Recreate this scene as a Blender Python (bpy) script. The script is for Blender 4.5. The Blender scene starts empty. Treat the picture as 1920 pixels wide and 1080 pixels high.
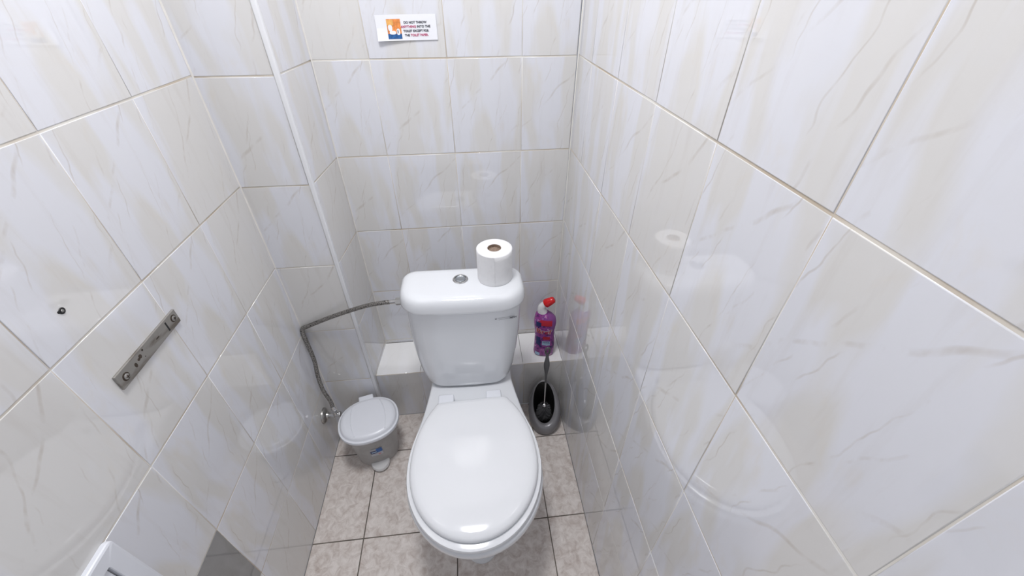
import bpy, bmesh, math, random
from mathutils import Vector, Matrix
from math import sin, cos, pi, radians

SC = bpy.context.scene
COL = SC.collection
random.seed(7)

# ------------------------------------------------------------------ camera, world, lights, exposure
F_PX = 754.87
cam_data = bpy.data.cameras.new('camera')
cam_data.sensor_width = 36.0
cam_data.lens = F_PX * 36.0 / 1920.0
cam_data.clip_start = 0.01
cam = bpy.data.objects.new('camera', cam_data)
COL.objects.link(cam)
YAW, PITCH, ROLL = 0.1102, -0.6559, 0.003
fwd = Vector((sin(YAW) * cos(PITCH), cos(YAW) * cos(PITCH), sin(PITCH)))
rgt = Vector((cos(YAW), -sin(YAW), 0))
upv = rgt.cross(fwd)
r2 = rgt * cos(ROLL) + upv * sin(ROLL)
u2 = -rgt * sin(ROLL) + upv * cos(ROLL)
M = Matrix((r2, u2, -fwd)).transposed().to_4x4()
M.translation = Vector((0.3343, -1.2225, 1.4408))
cam.matrix_world = M
SC.camera = cam

world = bpy.data.worlds.new('world')
SC.world = world
world.use_nodes = True
bg = world.node_tree.nodes['Background']
bg.inputs[0].default_value = (0.80, 0.86, 1.0, 1)
bg.inputs[1].default_value = 0.3

def area(name, loc, rot, size, power, color, shape='DISK', size_y=None):
    l = bpy.data.lights.new(name, 'AREA')
    l.shape = shape
    l.size = size
    if size_y:
        l.size_y = size_y
    l.energy = power
    l.color = color
    o = bpy.data.objects.new(name, l)
    o.location = loc
    o.rotation_euler = rot
    COL.objects.link(o)
    return o

area('ceiling_lamp_light', (0.20, -0.60, 2.385), (0, 0, 0), 0.34, 14.8, (0.988, 0.985, 1.0))
# soft fill lamp added in the unseen doorway behind the camera
area('doorway_fill', (0.2, -1.86, 1.25), (radians(90), 0, 0), 0.72, 1.6, (0.93, 0.95, 1.0), 'RECTANGLE', 1.9)

SC.view_settings.view_transform = 'Standard'
SC.view_settings.look = 'None'
SC.view_settings.gamma = 1.0
SC.view_settings.use_curve_mapping = False
SC.view_settings.exposure = -0.05

# ------------------------------------------------------------------ materials
def new_mat(name):
    m = bpy.data.materials.new(name)
    m.use_nodes = True
    return m, m.node_tree.nodes, m.node_tree.links, m.node_tree.nodes['Principled BSDF']

def mat(name, col, rough=0.5, metal=0.0, spec=0.5, coat=0.0, bump=0.0, bscale=60.0, var=0.0, vscale=12.0, trans=0.0):
    """procedural material: base colour with a faint noise variation and an optional noise relief"""
    m, N, L, b = new_mat(name)
    b.inputs['Roughness'].default_value = rough
    b.inputs['Metallic'].default_value = metal
    b.inputs['Specular IOR Level'].default_value = spec
    b.inputs['Coat Weight'].default_value = coat
    b.inputs['Coat Roughness'].default_value = 0.05
    b.inputs['Transmission Weight'].default_value = trans
    tc = N.new('ShaderNodeTexCoord')
    n = N.new('ShaderNodeTexNoise')
    n.inputs['Scale'].default_value = vscale
    n.inputs['Detail'].default_value = 5
    L.new(tc.outputs['Object'], n.inputs['Vector'])
    r = N.new('ShaderNodeValToRGB')
    r.color_ramp.elements[0].position = 0.3
    r.color_ramp.elements[1].position = 0.7
    r.color_ramp.elements[0].color = tuple(c * (1 - var) for c in col) + (1,)
    r.color_ramp.elements[1].color = tuple(min(1, c * (1 + var)) for c in col) + (1,)
    L.new(n.outputs['Fac'], r.inputs['Fac'])
    L.new(r.outputs['Color'], b.inputs['Base Color'])
    if bump:
        n2 = N.new('ShaderNodeTexNoise')
        n2.inputs['Scale'].default_value = bscale
        n2.inputs['Detail'].default_value = 4
        L.new(tc.outputs['Object'], n2.inputs['Vector'])
        bp = N.new('ShaderNodeBump')
        bp.inputs['Strength'].default_value = bump
        bp.inputs['Distance'].default_value = 0.002
        L.new(n2.outputs['Fac'], bp.inputs['Height'])
        L.new(bp.outputs['Normal'], b.inputs['Normal'])
    return m

def math_node(N, L, op, a, b=None, clamp=False):
    n = N.new('ShaderNodeMath')
    n.operation = op
    n.use_clamp = clamp
    for i, v in enumerate((a, b)):
        if v is None:
            continue
        if isinstance(v, (int, float)):
            n.inputs[i].default_value = v
        else:
            L.new(v, n.inputs[i])
    return n.outputs[0]

def marble_tile(name, light, warm, vein, rough=0.025):
    """glazed wall tile: slanted bluish and beige streaks with thin broken veins (the tile's own print)"""
    m, N, L, b = new_mat(name)
    tc = N.new('ShaderNodeTexCoord')
    oi = N.new('ShaderNodeObjectInfo')
    var_ = math_node(N, L, 'MULTIPLY', math_node(N, L, 'FLOOR', math_node(N, L, 'MULTIPLY', oi.outputs['Random'], 5.0)), 3.37)
    cx = N.new('ShaderNodeCombineXYZ')
    L.new(var_, cx.inputs['Z'])
    add = N.new('ShaderNodeVectorMath')
    add.operation = 'ADD'
    L.new(tc.outputs['Object'], add.inputs[0])
    L.new(cx.outputs[0], add.inputs[1])
    def noise(rot, scale, nscale, detail=3.0, rgh=0.5, dist=0.0, off=0.0):
        mp = N.new('ShaderNodeMapping')
        mp.inputs['Rotation'].default_value = (0, 0, rot)
        mp.inputs['Scale'].default_value = scale
        mp.inputs['Location'].default_value = (off, off, 0)
        L.new(add.outputs[0], mp.inputs['Vector'])
        n = N.new('ShaderNodeTexNoise')
        n.inputs['Scale'].default_value = nscale
        n.inputs['Detail'].default_value = detail
        n.inputs['Roughness'].default_value = rgh
        n.inputs['Distortion'].default_value = dist
        L.new(mp.outputs[0], n.inputs['Vector'])
        return n.outputs['Fac']
    def ramp(src, p0, p1, c0=(0, 0, 0, 1), c1=(1, 1, 1, 1)):
        r = N.new('ShaderNodeValToRGB')
        r.color_ramp.elements[0].position = p0
        r.color_ramp.elements[1].position = p1
        r.color_ramp.elements[0].color = c0
        r.color_ramp.elements[1].color = c1
        L.new(src, r.inputs['Fac'])
        return r.outputs['Color']
    def mix(f, a, c, typ='MIX'):
        x = N.new('ShaderNodeMix')
        x.data_type = 'RGBA'
        x.blend_type = typ
        for sock, v in ((x.inputs[0], f), (x.inputs[6], a), (x.inputs[7], c)):
            if isinstance(v, (int, float)):
                sock.default_value = v
            elif isinstance(v, tuple):
                sock.default_value = v
            else:
                L.new(v, sock)
        return x.outputs[2]
    broad = noise(0.24, (1.0, 0.22, 1.0), 15.0, 2.5, 0.45, 0.25)
    base = mix(ramp(broad, 0.455, 0.545), light + (1,), warm + (1,))
    fine = noise(0.18, (1.0, 0.10, 1.0), 52.0, 4.0, 0.6, 0.1, 1.7)
    base = mix(ramp(fine, 0.54, 0.80, (0, 0, 0, 1), (0.20, 0.20, 0.20, 1)), base, vein + (1,))
    blot = noise(0.42, (1.0, 0.5, 1.0), 20.0, 5.0, 0.6, 0.5, 4.1)
    base = mix(ramp(blot, 0.60, 0.74, (0, 0, 0, 1), (0.30, 0.30, 0.30, 1)), base, tuple(c * k for c, k in zip(warm, (1.0, .94, .84))) + (1,))
    for rot, nsc, off, thr in ((0.36, 2.9, 0.31, 0.9984), (0.80, 1.9, 0.77, 0.9990), (0.22, 4.6, 0.13, 0.9980)):
        mp = N.new('ShaderNodeMapping')
        mp.inputs['Rotation'].default_value = (0, 0, rot)
        mp.inputs['Location'].default_value = (off, off, 0)
        L.new(add.outputs[0], mp.inputs['Vector'])
        wv = N.new('ShaderNodeTexWave')
        wv.bands_direction = 'X'
        wv.inputs['Scale'].default_value = nsc
        wv.inputs['Distortion'].default_value = 1.9
        wv.inputs['Detail'].default_value = 2.5
        wv.inputs['Detail Scale'].default_value = 2.2
        wv.inputs['Detail Roughness'].default_value = 0.62
        L.new(mp.outputs[0], wv.inputs['Vector'])
        L.new(math_node(N, L, 'ADD', math_node(N, L, 'MULTIPLY', var_, 1.7), 0.9), wv.inputs['Phase Offset'])
        line = ramp(wv.outputs['Fac'], thr, 1.0)
        gate = ramp(noise(rot, (1, 0.5, 1), 21.0, 4.0, 0.6, 0.0, off + 3), 0.49, 0.68)
        base = mix(math_node(N, L, 'MULTIPLY', line, math_node(N, L, 'MULTIPLY', gate, 0.62)), base, vein + (1,))
    L.new(base, b.inputs['Base Color'])
    b.inputs['Roughness'].default_value = rough
    b.inputs['Specular IOR Level'].default_value = 0.5
    b.inputs['IOR'].default_value = 1.68
    wn = N.new('ShaderNodeTexNoise')
    wn.inputs['Scale'].default_value = 9.0
    wn.inputs['Detail'].default_value = 1.5
    L.new(add.outputs[0], wn.inputs['Vector'])
    bp = N.new('ShaderNodeBump')
    bp.inputs['Strength'].default_value = 0.022
    bp.inputs['Distance'].default_value = 0.003
    L.new(wn.outputs['Fac'], bp.inputs['Height'])
    L.new(bp.outputs['Normal'], b.inputs['Normal'])
    return m

def floor_tile_mat():
    m, N, L, b = new_mat('floor_tile_glaze')
    tc = N.new('ShaderNodeTexCoord')
    oi = N.new('ShaderNodeObjectInfo')
    cx = N.new('ShaderNodeCombineXYZ')
    L.new(math_node(N, L, 'MULTIPLY', oi.outputs['Random'], 9.0), cx.inputs['Z'])
    add = N.new('ShaderNodeVectorMath')
    L.new(tc.outputs['Object'], add.inputs[0])
    L.new(cx.outputs[0], add.inputs[1])
    n1 = N.new('ShaderNodeTexNoise')
    n1.inputs['Scale'].default_value = 42
    n1.inputs['Detail'].default_value = 9
    n1.inputs['Roughness'].default_value = 0.68
    n1.inputs['Distortion'].default_value = 0.7
    L.new(add.outputs[0], n1.inputs['Vector'])
    r = N.new('ShaderNodeValToRGB')
    e = r.color_ramp.elements
    e[0].position = 0.30
    e[0].color = (0.48, 0.40, 0.36, 1)
    e[1].position = 0.68
    e[1].color = (0.80, 0.745, 0.71, 1)
    x = e.new(0.45)
    x.color = (0.62, 0.555, 0.515, 1)
    x = e.new(0.55)
    x.color = (0.71, 0.655, 0.615, 1)
    L.new(n1.outputs['Fac'], r.inputs['Fac'])
    L.new(r.outputs['Color'], b.inputs['Base Color'])
    b.inputs['Roughness'].default_value = 0.58
    bp = N.new('ShaderNodeBump')
    bp.inputs['Strength'].default_value = 0.15
    bp.inputs['Distance'].default_value = 0.001
    L.new(n1.outputs['Fac'], bp.inputs['Height'])
    L.new(bp.outputs['Normal'], b.inputs['Normal'])
    return m

def grout_mat(name, c0, c1, scale=5.0):
    m, N, L, b = new_mat(name)
    tc = N.new('ShaderNodeTexCoord')
    n1 = N.new('ShaderNodeTexNoise')
    n1.inputs['Scale'].default_value = scale
    n1.inputs['Detail'].default_value = 6
    L.new(tc.outputs['Object'], n1.inputs['Vector'])
    r = N.new('ShaderNodeValToRGB')
    r.color_ramp.elements[0].position = 0.40
    r.color_ramp.elements[0].color = c0 + (1,)
    r.color_ramp.elements[1].position = 0.62
    r.color_ramp.elements[1].color = c1 + (1,)
    L.new(n1.outputs['Fac'], r.inputs['Fac'])
    L.new(r.outputs['Color'], b.inputs['Base Color'])
    b.inputs['Roughness'].default_value = 0.9
    return m

def frosted_mat():
    m, N, L, b = new_mat('frosted_plastic')
    b.inputs['Base Color'].default_value = (0.96, 0.955, 0.95, 1)
    b.inputs['Roughness'].default_value = 0.3
    tr = N.new('ShaderNodeBsdfTranslucent')
    tr.inputs['Color'].default_value = (0.85, 0.84, 0.83, 1)
    tp = N.new('ShaderNodeBsdfTransparent')
    tp.inputs['Color'].default_value = (0.97, 0.965, 0.96, 1)
    m1 = N.new('ShaderNodeMixShader')
    n = N.new('ShaderNodeTexNoise')
    n.inputs['Scale'].default_value = 8
    mr = N.new('ShaderNodeMapRange')
    mr.inputs['To Min'].default_value = 0.58
    mr.inputs['To Max'].default_value = 0.68
    L.new(n.outputs['Fac'], mr.inputs['Value'])
    m0 = N.new('ShaderNodeMixShader')
    m0.inputs[0].default_value = 0.45
    L.new(b.outputs[0], m0.inputs[1])
    L.new(tr.outputs[0], m0.inputs[2])
    L.new(mr.outputs[0], m1.inputs[0])
    L.new(m0.outputs[0], m1.inputs[1])
    L.new(tp.outputs[0], m1.inputs[2])
    L.new(m1.outputs[0], N['Material Output'].inputs['Surface'])
    return m

def braid_mat():
    """woven steel braid of the water hose"""
    m, N, L, b = new_mat('steel_braid')
    tc = N.new('ShaderNodeTexCoord')
    mp = N.new('ShaderNodeMapping')
    mp.inputs['Scale'].default_value = (1, 1, 1)
    L.new(tc.outputs['Object'], mp.inputs['Vector'])
    v = N.new('ShaderNodeTexVoronoi')
    v.inputs['Scale'].default_value = 330
    L.new(mp.outputs[0], v.inputs['Vector'])
    r = N.new('ShaderNodeValToRGB')
    r.color_ramp.elements[0].color = (0.50, 0.48, 0.45, 1)
    r.color_ramp.elements[1].color = (0.085, 0.08, 0.075, 1)
    r.color_ramp.elements[1].position = 0.85
    L.new(v.outputs['Distance'], r.inputs['Fac'])
    L.new(r.outputs['Color'], b.inputs['Base Color'])
    b.inputs['Metallic'].default_value = 0.8
    b.inputs['Roughness'].default_value = 0.38
    bp = N.new('ShaderNodeBump')
    bp.inputs['Strength'].default_value = 0.7
    bp.inputs['Distance'].default_value = 0.001
    bp.invert = True
    L.new(v.outputs['Distance'], bp.inputs['Height'])
    L.new(bp.outputs['Normal'], b.inputs['Normal'])
    return m

def sleeve_mat():
    """printed sleeve of the cleaner bottle: magenta and violet with dark blue and pale patches"""
    m, N, L, b = new_mat('printed_sleeve')
    tc = N.new('ShaderNodeTexCoord')
    sep = N.new('ShaderNodeSeparateXYZ')
    L.new(tc.outputs['Object'], sep.inputs[0])
    n = N.new('ShaderNodeTexNoise')
    n.inputs['Scale'].default_value = 55
    n.inputs['Detail'].default_value = 4
    L.new(tc.outputs['Object'], n.inputs['Vector'])
    r = N.new('ShaderNodeValToRGB')
    e = r.color_ramp.elements
    r.color_ramp.interpolation = 'CONSTANT'
    e[0].position = 0.0
    e[0].color = (0.030, 0.018, 0.13, 1)
    e[1].position = 0.40
    e[1].color = (0.20, 0.03, 0.20, 1)
    for p, c in ((0.47, (0.34, 0.06, 0.30, 1)), (0.56, (0.22, 0.05, 0.28, 1)), (0.62, (0.62, 0.30, 0.55, 1)), (0.67, (0.30, 0.04, 0.16, 1))):
        x = e.new(p)
        x.color = c
    L.new(n.outputs['Fac'], r.inputs['Fac'])
    r2_ = N.new('ShaderNodeValToRGB')      # plain violet side panel on the upper right
    r2_.color_ramp.elements[0].color = (0, 0, 0, 1)
    r2_.color_ramp.elements[1].color = (1, 1, 1, 1)
    r2_.color_ramp.elements[0].position = 0.50
    r2_.color_ramp.elements[1].position = 0.56
    mr = N.new('ShaderNodeMapRange')
    mr.inputs['From Min'].default_value = -0.04
    mr.inputs['From Max'].default_value = 0.04
    L.new(sep.outputs['X'], mr.inputs['Value'])
    ad = math_node(N, L, 'ADD', mr.outputs[0], math_node(N, L, 'MULTIPLY', math_node(N, L, 'SUBTRACT', sep.outputs['Z'], 0.17), 3.0))
    ad = math_node(N, L, 'SUBTRACT', ad, 0.12)
    L.new(ad, r2_.inputs['Fac'])
    mx = N.new('ShaderNodeMix')
    mx.data_type = 'RGBA'
    L.new(r2_.outputs['Color'], mx.inputs[0])
    L.new(r.outputs['Color'], mx.inputs[6])
    mx.inputs[7].default_value = (0.25, 0.075, 0.28, 1)
    L.new(mx.outputs[2], b.inputs['Base Color'])
    b.inputs['Roughness'].default_value = 0.3
    return m

def plate_mat():
    m, N, L, b = new_mat('worn_steel')
    tc = N.new('ShaderNodeTexCoord')
    n = N.new('ShaderNodeTexNoise')
    n.inputs['Scale'].default_value = 60
    n.inputs['Detail'].default_value = 6
    mp = N.new('ShaderNodeMapping')
    mp.inputs['Scale'].default_value = (1, .25, 1)
    L.new(tc.outputs['Object'], mp.inputs['Vector'])
    L.new(mp.outputs[0], n.inputs['Vector'])
    r = N.new('ShaderNodeValToRGB')
    e = r.color_ramp.elements
    e[0].position = 0.30
    e[0].color = (0.16, 0.135, 0.11, 1)
    e[1].position = 0.52
    e[1].color = (0.36, 0.345, 0.32, 1)
    L.new(n.outputs['Fac'], r.inputs['Fac'])
    L.new(r.outputs['Color'], b.inputs['Base Color'])
    b.inputs['Metallic'].default_value = 0.65
    b.inputs['Roughness'].default_value = 0.45
    return m

TILE = marble_tile('marbled_glaze', (0.728, 0.735, 0.778), (0.695, 0.684, 0.668), (0.50, 0.45, 0.40))
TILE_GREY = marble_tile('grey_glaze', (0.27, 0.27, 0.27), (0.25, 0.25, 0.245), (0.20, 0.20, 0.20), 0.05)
TILE_LEDGE_LIT = marble_tile('ledge_lit_glaze', (0.95, 0.95, 0.955), (0.93, 0.93, 0.925), (0.84, 0.83, 0.82))  # ledge top: wall glaze painted paler to carry the light from above
FLOOR = floor_tile_mat()
GROUT = grout_mat('wall_grout', (0.56, 0.48, 0.38), (0.78, 0.76, 0.71))
GROUT_FLOOR = grout_mat('floor_grout', (0.10, 0.085, 0.07), (0.19, 0.165, 0.14))
CERAMIC = mat('white_ceramic', (0.78, 0.80, 0.83), 0.07, coat=0.6, var=0.006)
SEAT = mat('seat_plastic', (0.81, 0.825, 0.85), 0.11, var=0.004)
PVC = mat('white_pvc', (0.80, 0.81, 0.83), 0.32, var=0.01)
PLASTIC = mat('white_plastic', (0.77, 0.79, 0.84), 0.28, var=0.008)
FROST = frosted_mat()
CHROME = mat('chrome', (0.62, 0.62, 0.62), 0.14, 1.0, var=0.05)
DULL_CHROME = mat('dull_chrome', (0.42, 0.41, 0.39), 0.28, 1.0, var=0.2, vscale=60)
BRAID = braid_mat()
STEEL = plate_mat()
RUST = mat('rust', (0.05, 0.035, 0.025), 0.8, var=0.4, vscale=200)
BLACK = mat('black_plastic', (0.012, 0.012, 0.012), 0.4, var=0.2)
SILVER = mat('silver_grey_plastic', (0.23, 0.225, 0.235), 0.33, 0.25, var=0.05)
GREY_PL = mat('dark_grey_plastic', (0.10, 0.10, 0.105), 0.28, var=0.05)
BRISTLE = mat('black_bristle', (0.12, 0.12, 0.125), 0.22, var=0.3)
PAPER = mat('toilet_paper', (0.83, 0.83, 0.84), 0.95, bump=0.35, bscale=220, var=0.015, vscale=80)
CARD = mat('grey_cardboard', (0.27, 0.20, 0.155), 0.9, var=0.35, vscale=220, bump=0.6, bscale=200)
CARD_IN = mat('cardboard_inside', (0.20, 0.15, 0.12), 0.9, var=0.2, vscale=150)
SHEET = mat('sheet_paper', (0.85, 0.86, 0.90), 0.5, var=0.005)
ORANGE = mat('orange_print', (0.80, 0.27, 0.07), 0.5, var=0.30, vscale=140)
YELLOW = mat('amber_print', (0.83, 0.44, 0.13), 0.5, var=0.12, vscale=140)
BLUE = mat('blue_print', (0.015, 0.10, 0.30), 0.5, var=0.4, vscale=160)
BLACK_INK = mat('black_ink', (0.03, 0.03, 0.05), 0.5, var=0.1)
RED_INK = mat('magenta_ink', (0.50, 0.05, 0.16), 0.5, var=0.1)
SLEEVE = sleeve_mat()
RED_CAP = mat('red_cap_plastic', (0.60, 0.008, 0.012), 0.25, var=0.05)
RED_PR = mat('red_print', (0.52, 0.015, 0.04), 0.35, var=0.1)
WHITE_PR = mat('white_print', (0.80, 0.78, 0.82), 0.35, var=0.02)
BLUE_PR = mat('pale_blue_print', (0.40, 0.55, 0.74), 0.35, var=0.06)
NAVY = mat('navy_print', (0.02, 0.03, 0.14), 0.35, var=0.2, vscale=80)
PAINT = mat('white_wall_paint', (0.78, 0.78, 0.79), 0.7, var=0.01)
WOOD = mat('painted_door', (0.72, 0.72, 0.72), 0.45, var=0.02)
GLOW, N_, L_, B_ = new_mat('lamp_diffuser')
B_.inputs['Emission Color'].default_value = (0.97, 0.975, 1, 1)
B_.inputs['Emission Strength'].default_value = 4.0

# ------------------------------------------------------------------ object helpers
def children_link(o, parent):
    if parent is not None:
        o.parent = parent

def obj(name, bm, material, parent=None, smooth=True, matrix=None, angle=None, recalc=True):
    me = bpy.data.meshes.new(name)
    if recalc:
        bmesh.ops.recalc_face_normals(bm, faces=bm.faces)
    for f in bm.faces:
        f.smooth = smooth
    if smooth and angle is not None:
        for e in bm.edges:
            if len(e.link_faces) == 2 and e.calc_face_angle() > radians(angle):
                e.smooth = False
    bm.to_mesh(me)
    bm.free()
    me.materials.append(material)
    o = bpy.data.objects.new(name, me)
    COL.objects.link(o)
    if parent is not None:
        o.parent = parent
    if matrix is not None:
        o.matrix_local = matrix
    return o

def thing(name, label, cat, loc=(0, 0, 0), rotz=0.0, group=None):
    o = bpy.data.objects.new(name, None)
    o.empty_display_size = 0.05
    COL.objects.link(o)
    o.location = loc
    o.rotation_euler = (0, 0, rotz)
    o['label'] = label
    o['category'] = cat
    if group:
        o['group'] = group
    return o

def add_box(bm, x0, x1, y0, y1, z0, z1, bev=0.0, seg=2):
    r = bmesh.ops.create_cube(bm, size=1.0)
    vs = r['verts']
    for v in vs:
        v.co = Vector((x0 + (v.co.x + .5) * (x1 - x0), y0 + (v.co.y + .5) * (y1 - y0), z0 + (v.co.z + .5) * (z1 - z0)))
    if bev:
        es = list({e for v in vs for e in v.link_edges})
        bmesh.ops.bevel(bm, geom=es, offset=bev, segments=seg, profile=0.6, affect='EDGES')
    return vs

def box(x0, x1, y0, y1, z0, z1, bev=0.0, seg=2):
    bm = bmesh.new()
    add_box(bm, x0, x1, y0, y1, z0, z1, bev, seg)
    return bm

def loft(bm, rings, cap0=True, cap1=True, closed_end=False):
    """rings: list of equally long point loops"""
    vr = [[bm.verts.new(p) for p in r] for r in rings]
    n = len(vr[0])
    for a, b in zip(vr[:-1], vr[1:]):
        for i in range(n):
            j = (i + 1) % n
            bm.faces.new((a[i], a[j], b[j], b[i]))
    if closed_end:
        a, b = vr[-1], vr[0]
        for i in range(n):
            j = (i + 1) % n
            bm.faces.new((a[i], a[j], b[j], b[i]))
    else:
        for cap, r in ((cap0, vr[0]), (cap1, vr[-1])):
            if cap:
                c = Vector((0, 0, 0))
                for v in r:
                    c += v.co
                cv = bm.verts.new(c / n)
                for i in range(n):
                    bm.faces.new((r[i], r[(i + 1) % n], cv))
    return vr

def lathe(bm, prof, n=32, axis_m=Matrix.Identity(4), cap0=True, cap1=True):
    rings = []
    for r, z in prof:
        rings.append([axis_m @ Vector((r * cos(2 * pi * i / n), r * sin(2 * pi * i / n), z)) for i in range(n)])
    return loft(bm, rings, cap0, cap1)

def axis_matrix(p, d):
    q = Vector(d).normalized().to_track_quat('Z', 'Y')
    return Matrix.Translation(Vector(p)) @ q.to_matrix().to_4x4()

def spline(pts, k=8):
    """Catmull-Rom through points"""
    P = [Vector(p) for p in pts]
    P = [P[0] * 2 - P[1]] + P + [P[-1] * 2 - P[-2]]
    out = []
    for i in range(1, len(P) - 2):
        a, b, c, d = P[i - 1:i + 3]
        for s in range(k):
            t = s / k
            out.append(0.5 * ((2 * b) + (c - a) * t + (2 * a - 5 * b + 4 * c - d) * t * t + (3 * b - a - 3 * c + d) * t ** 3))
    out.append(P[-2])
    return out

def tube(bm, pts, radius, n=12, cap=True):
    pts = [Vector(p) for p in pts]
    rad = radius if callable(radius) else (lambda t: radius)
    rings = []
    prev = None
    for i, p in enumerate(pts):
        d = (pts[min(i + 1, len(pts) - 1)] - pts[max(i - 1, 0)]).normalized()
        if prev is None:
            s = d.cross(Vector((0, 0, 1)))
            if s.length < 1e-3:
                s = d.cross(Vector((0, 1, 0)))
            s.normalize()
        else:
            s = (prev - d * prev.dot(d)).normalized()
        prev = s
        t = s.cross(d)
        r = rad(i / (len(pts) - 1))
        rx, ry = r if isinstance(r, tuple) else (r, r)
        rings.append([p + s * (rx * cos(2 * pi * k / n)) + t * (ry * sin(2 * pi * k / n)) for k in range(n)])
    loft(bm, rings, cap, cap)

def text_bm(s, size, bold=0.0, fn=None, align='LEFT', subdiv=False):
    """lettering as a flat mesh; fn maps the 2D outline to its place"""
    cu = bpy.data.curves.new('lettering', 'FONT')
    cu.body = s
    cu.size = size
    cu.align_x = align
    cu.offset = bold
    cu.resolution_u = 3
    to = bpy.data.objects.new('lettering_tmp', cu)
    COL.objects.link(to)
    dg = bpy.context.evaluated_depsgraph_get()
    dg.update()
    me = bpy.data.meshes.new_from_object(to.evaluated_get(dg))
    bm = bmesh.new()
    bm.from_mesh(me)
    bpy.data.objects.remove(to)
    bpy.data.curves.remove(cu)
    bpy.data.meshes.remove(me)
    if fn:
        for v in bm.verts:
            v.co = Vector(fn(v.co.x, v.co.y))
    return bm

# ------------------------------------------------------------------ tiled walls
_tile_cache = {}
def tile_mesh(w, h, thick, bev, material):
    key = (round(w, 4), round(h, 4), thick, bev, material.name)
    if key in _tile_cache:
        return _tile_cache[key]
    bm = bmesh.new()
    hw, hh = w / 2, h / 2
    def ring(ix, iz):
        return [Vector((sx * (hw - ix), sy * (hh - ix), iz)) for sx, sy in ((-1, -1), (1, -1), (1, 1), (-1, 1))]
    rs = [ring(0, -thick), ring(0, -bev * 0.8), ring(bev * 0.35, -bev * 0.22), ring(bev, 0)]
    vr = [[bm.verts.new(p) for p in r] for r in rs]
    for a, b in zip(vr[:-1], vr[1:]):
        for i in range(4):
            j = (i + 1) % 4
            f = bm.faces.new((a[i], a[j], b[j], b[i]))
            f.smooth = True
    bm.faces.new(vr[-1])
    me = bpy.data.meshes.new('tile')
    bm.to_mesh(me)
    bm.free()
    me.materials.append(material)
    _tile_cache[key] = me
    return me

def tiled(name, origin, udir, ndir, ub, vb, material, grout, gap_u=0.0013, gap_v=0.0032, bev=0.0010, back=0.03, special=None,
          tilt=0.0022, kind='structure', hole=None, mat_fn=None, proud=0.0007):
    """a slab of grout with one tile object per cell; u along udir, v along ndir x udir"""
    u = Vector(udir).normalized()
    n = Vector(ndir).normalized()
    v = n.cross(u).normalized()
    u = v.cross(n).normalized()
    R = Matrix((u, v, n)).transposed().to_4x4()
    R.translation = Vector(origin)
    bm = box(ub[0], ub[-1], vb[0], vb[-1], -back, -proud)
    root = obj(name, bm, grout, smooth=False)
    root.matrix_world = R
    root['kind'] = kind
    for i in range(len(ub) - 1):
        for j in range(len(vb) - 1):
            w = ub[i + 1] - ub[i] - gap_u
            h = vb[j + 1] - vb[j] - gap_v
            if w < 0.004 or h < 0.004:
                continue
            mm = mat_fn(i, j) if mat_fn else material
            o = bpy.data.objects.new('tile', tile_mesh(w, h, 0.006, bev, mm))
            COL.objects.link(o)
            o.parent = root
            o.matrix_local = Matrix.Translation(((ub[i] + ub[i + 1]) / 2, (vb[j] + vb[j + 1]) / 2, random.uniform(-0.0002, 0.0002))) @ \
                Matrix.Rotation(random.uniform(-tilt, tilt), 4, 'X') @ Matrix.Rotation(random.uniform(-tilt, tilt), 4, 'Y')
            if special and (i, j) in special:
                o['label'] = special[(i, j)]
    return root

XL, XR, YP, XPF, XPB = -0.2428, 0.6498, -0.1932, -0.0671, -0.0506
YF, ZC = -1.80, 2.45
ROWS = [0.0, 0.2658, 0.5171, 0.7720, 1.0205, 1.2723, 1.5240, 1.7755, 2.0270, 2.2785, 2.45]
def rows(dz, z0=0.0):
    return [z0] + [z + dz for z in ROWS[1:-1] if z + dz > z0 + 0.02] + [ZC]
LEDGE_Z, LEDGE_Y = 0.2506, -0.1721

# back wall above the ledge: u = x, v = z
tiled('wall_back', (0, 0, 0), (1, 0, 0.004), (0, -1, 0), [XPB - 0.01, 0.10, 0.30, 0.50, XR + 0.0], rows(0.0, LEDGE_Z - 0.01), TILE, GROUT)
# right wall: u must satisfy n x u = z  -> n=-x, u=-y
tiled('wall_right', (XR, 0, 0), (0, -1, 0), (-1, 0, 0), [0.0, 0.1353] + [0.3353 + 0.2 * k for k in range(8)] , rows(0.0039), TILE, GROUT)
# left wall: n=+x, u=+y
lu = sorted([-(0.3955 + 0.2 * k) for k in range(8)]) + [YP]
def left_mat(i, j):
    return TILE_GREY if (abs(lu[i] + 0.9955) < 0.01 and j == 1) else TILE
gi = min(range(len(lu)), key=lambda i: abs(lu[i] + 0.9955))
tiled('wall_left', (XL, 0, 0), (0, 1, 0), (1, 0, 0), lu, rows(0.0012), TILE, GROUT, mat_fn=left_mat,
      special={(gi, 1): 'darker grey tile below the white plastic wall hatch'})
# pipe chase in the rear left corner
tiled('wall_chase_front', (0, YP, 0), (1, 0, 0), (0, -1, 0), [XL, XPF - 0.009], rows(-0.0017), TILE, GROUT, back=0.012)
du = Vector((XPB - XPF, -YP, 0))
nn = Vector((du.y, -du.x, 0)).normalized()
tiled('wall_chase_side', (XPF, YP, 0), tuple(du), tuple(nn), [0.009, du.length], rows(0.0), TILE, GROUT, back=0.012)
# ledge behind the toilet
tiled('trim_1', (0, LEDGE_Y, 0), (1, 0, 0), (0, -1, 0), [XPF + 0.002, 0.10, 0.30, 0.50, XR], [0, LEDGE_Z - 0.0005], TILE, GROUT, back=0.012)
tiled('trim_2', (0, 0, LEDGE_Z), (1, 0, 0), (0, 0, 1), [XPF + 0.003, 0.10, 0.30, 0.495, XR], [LEDGE_Y + 0.001, -0.001], TILE_LEDGE_LIT, GROUT_FLOOR, back=0.02)
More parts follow.
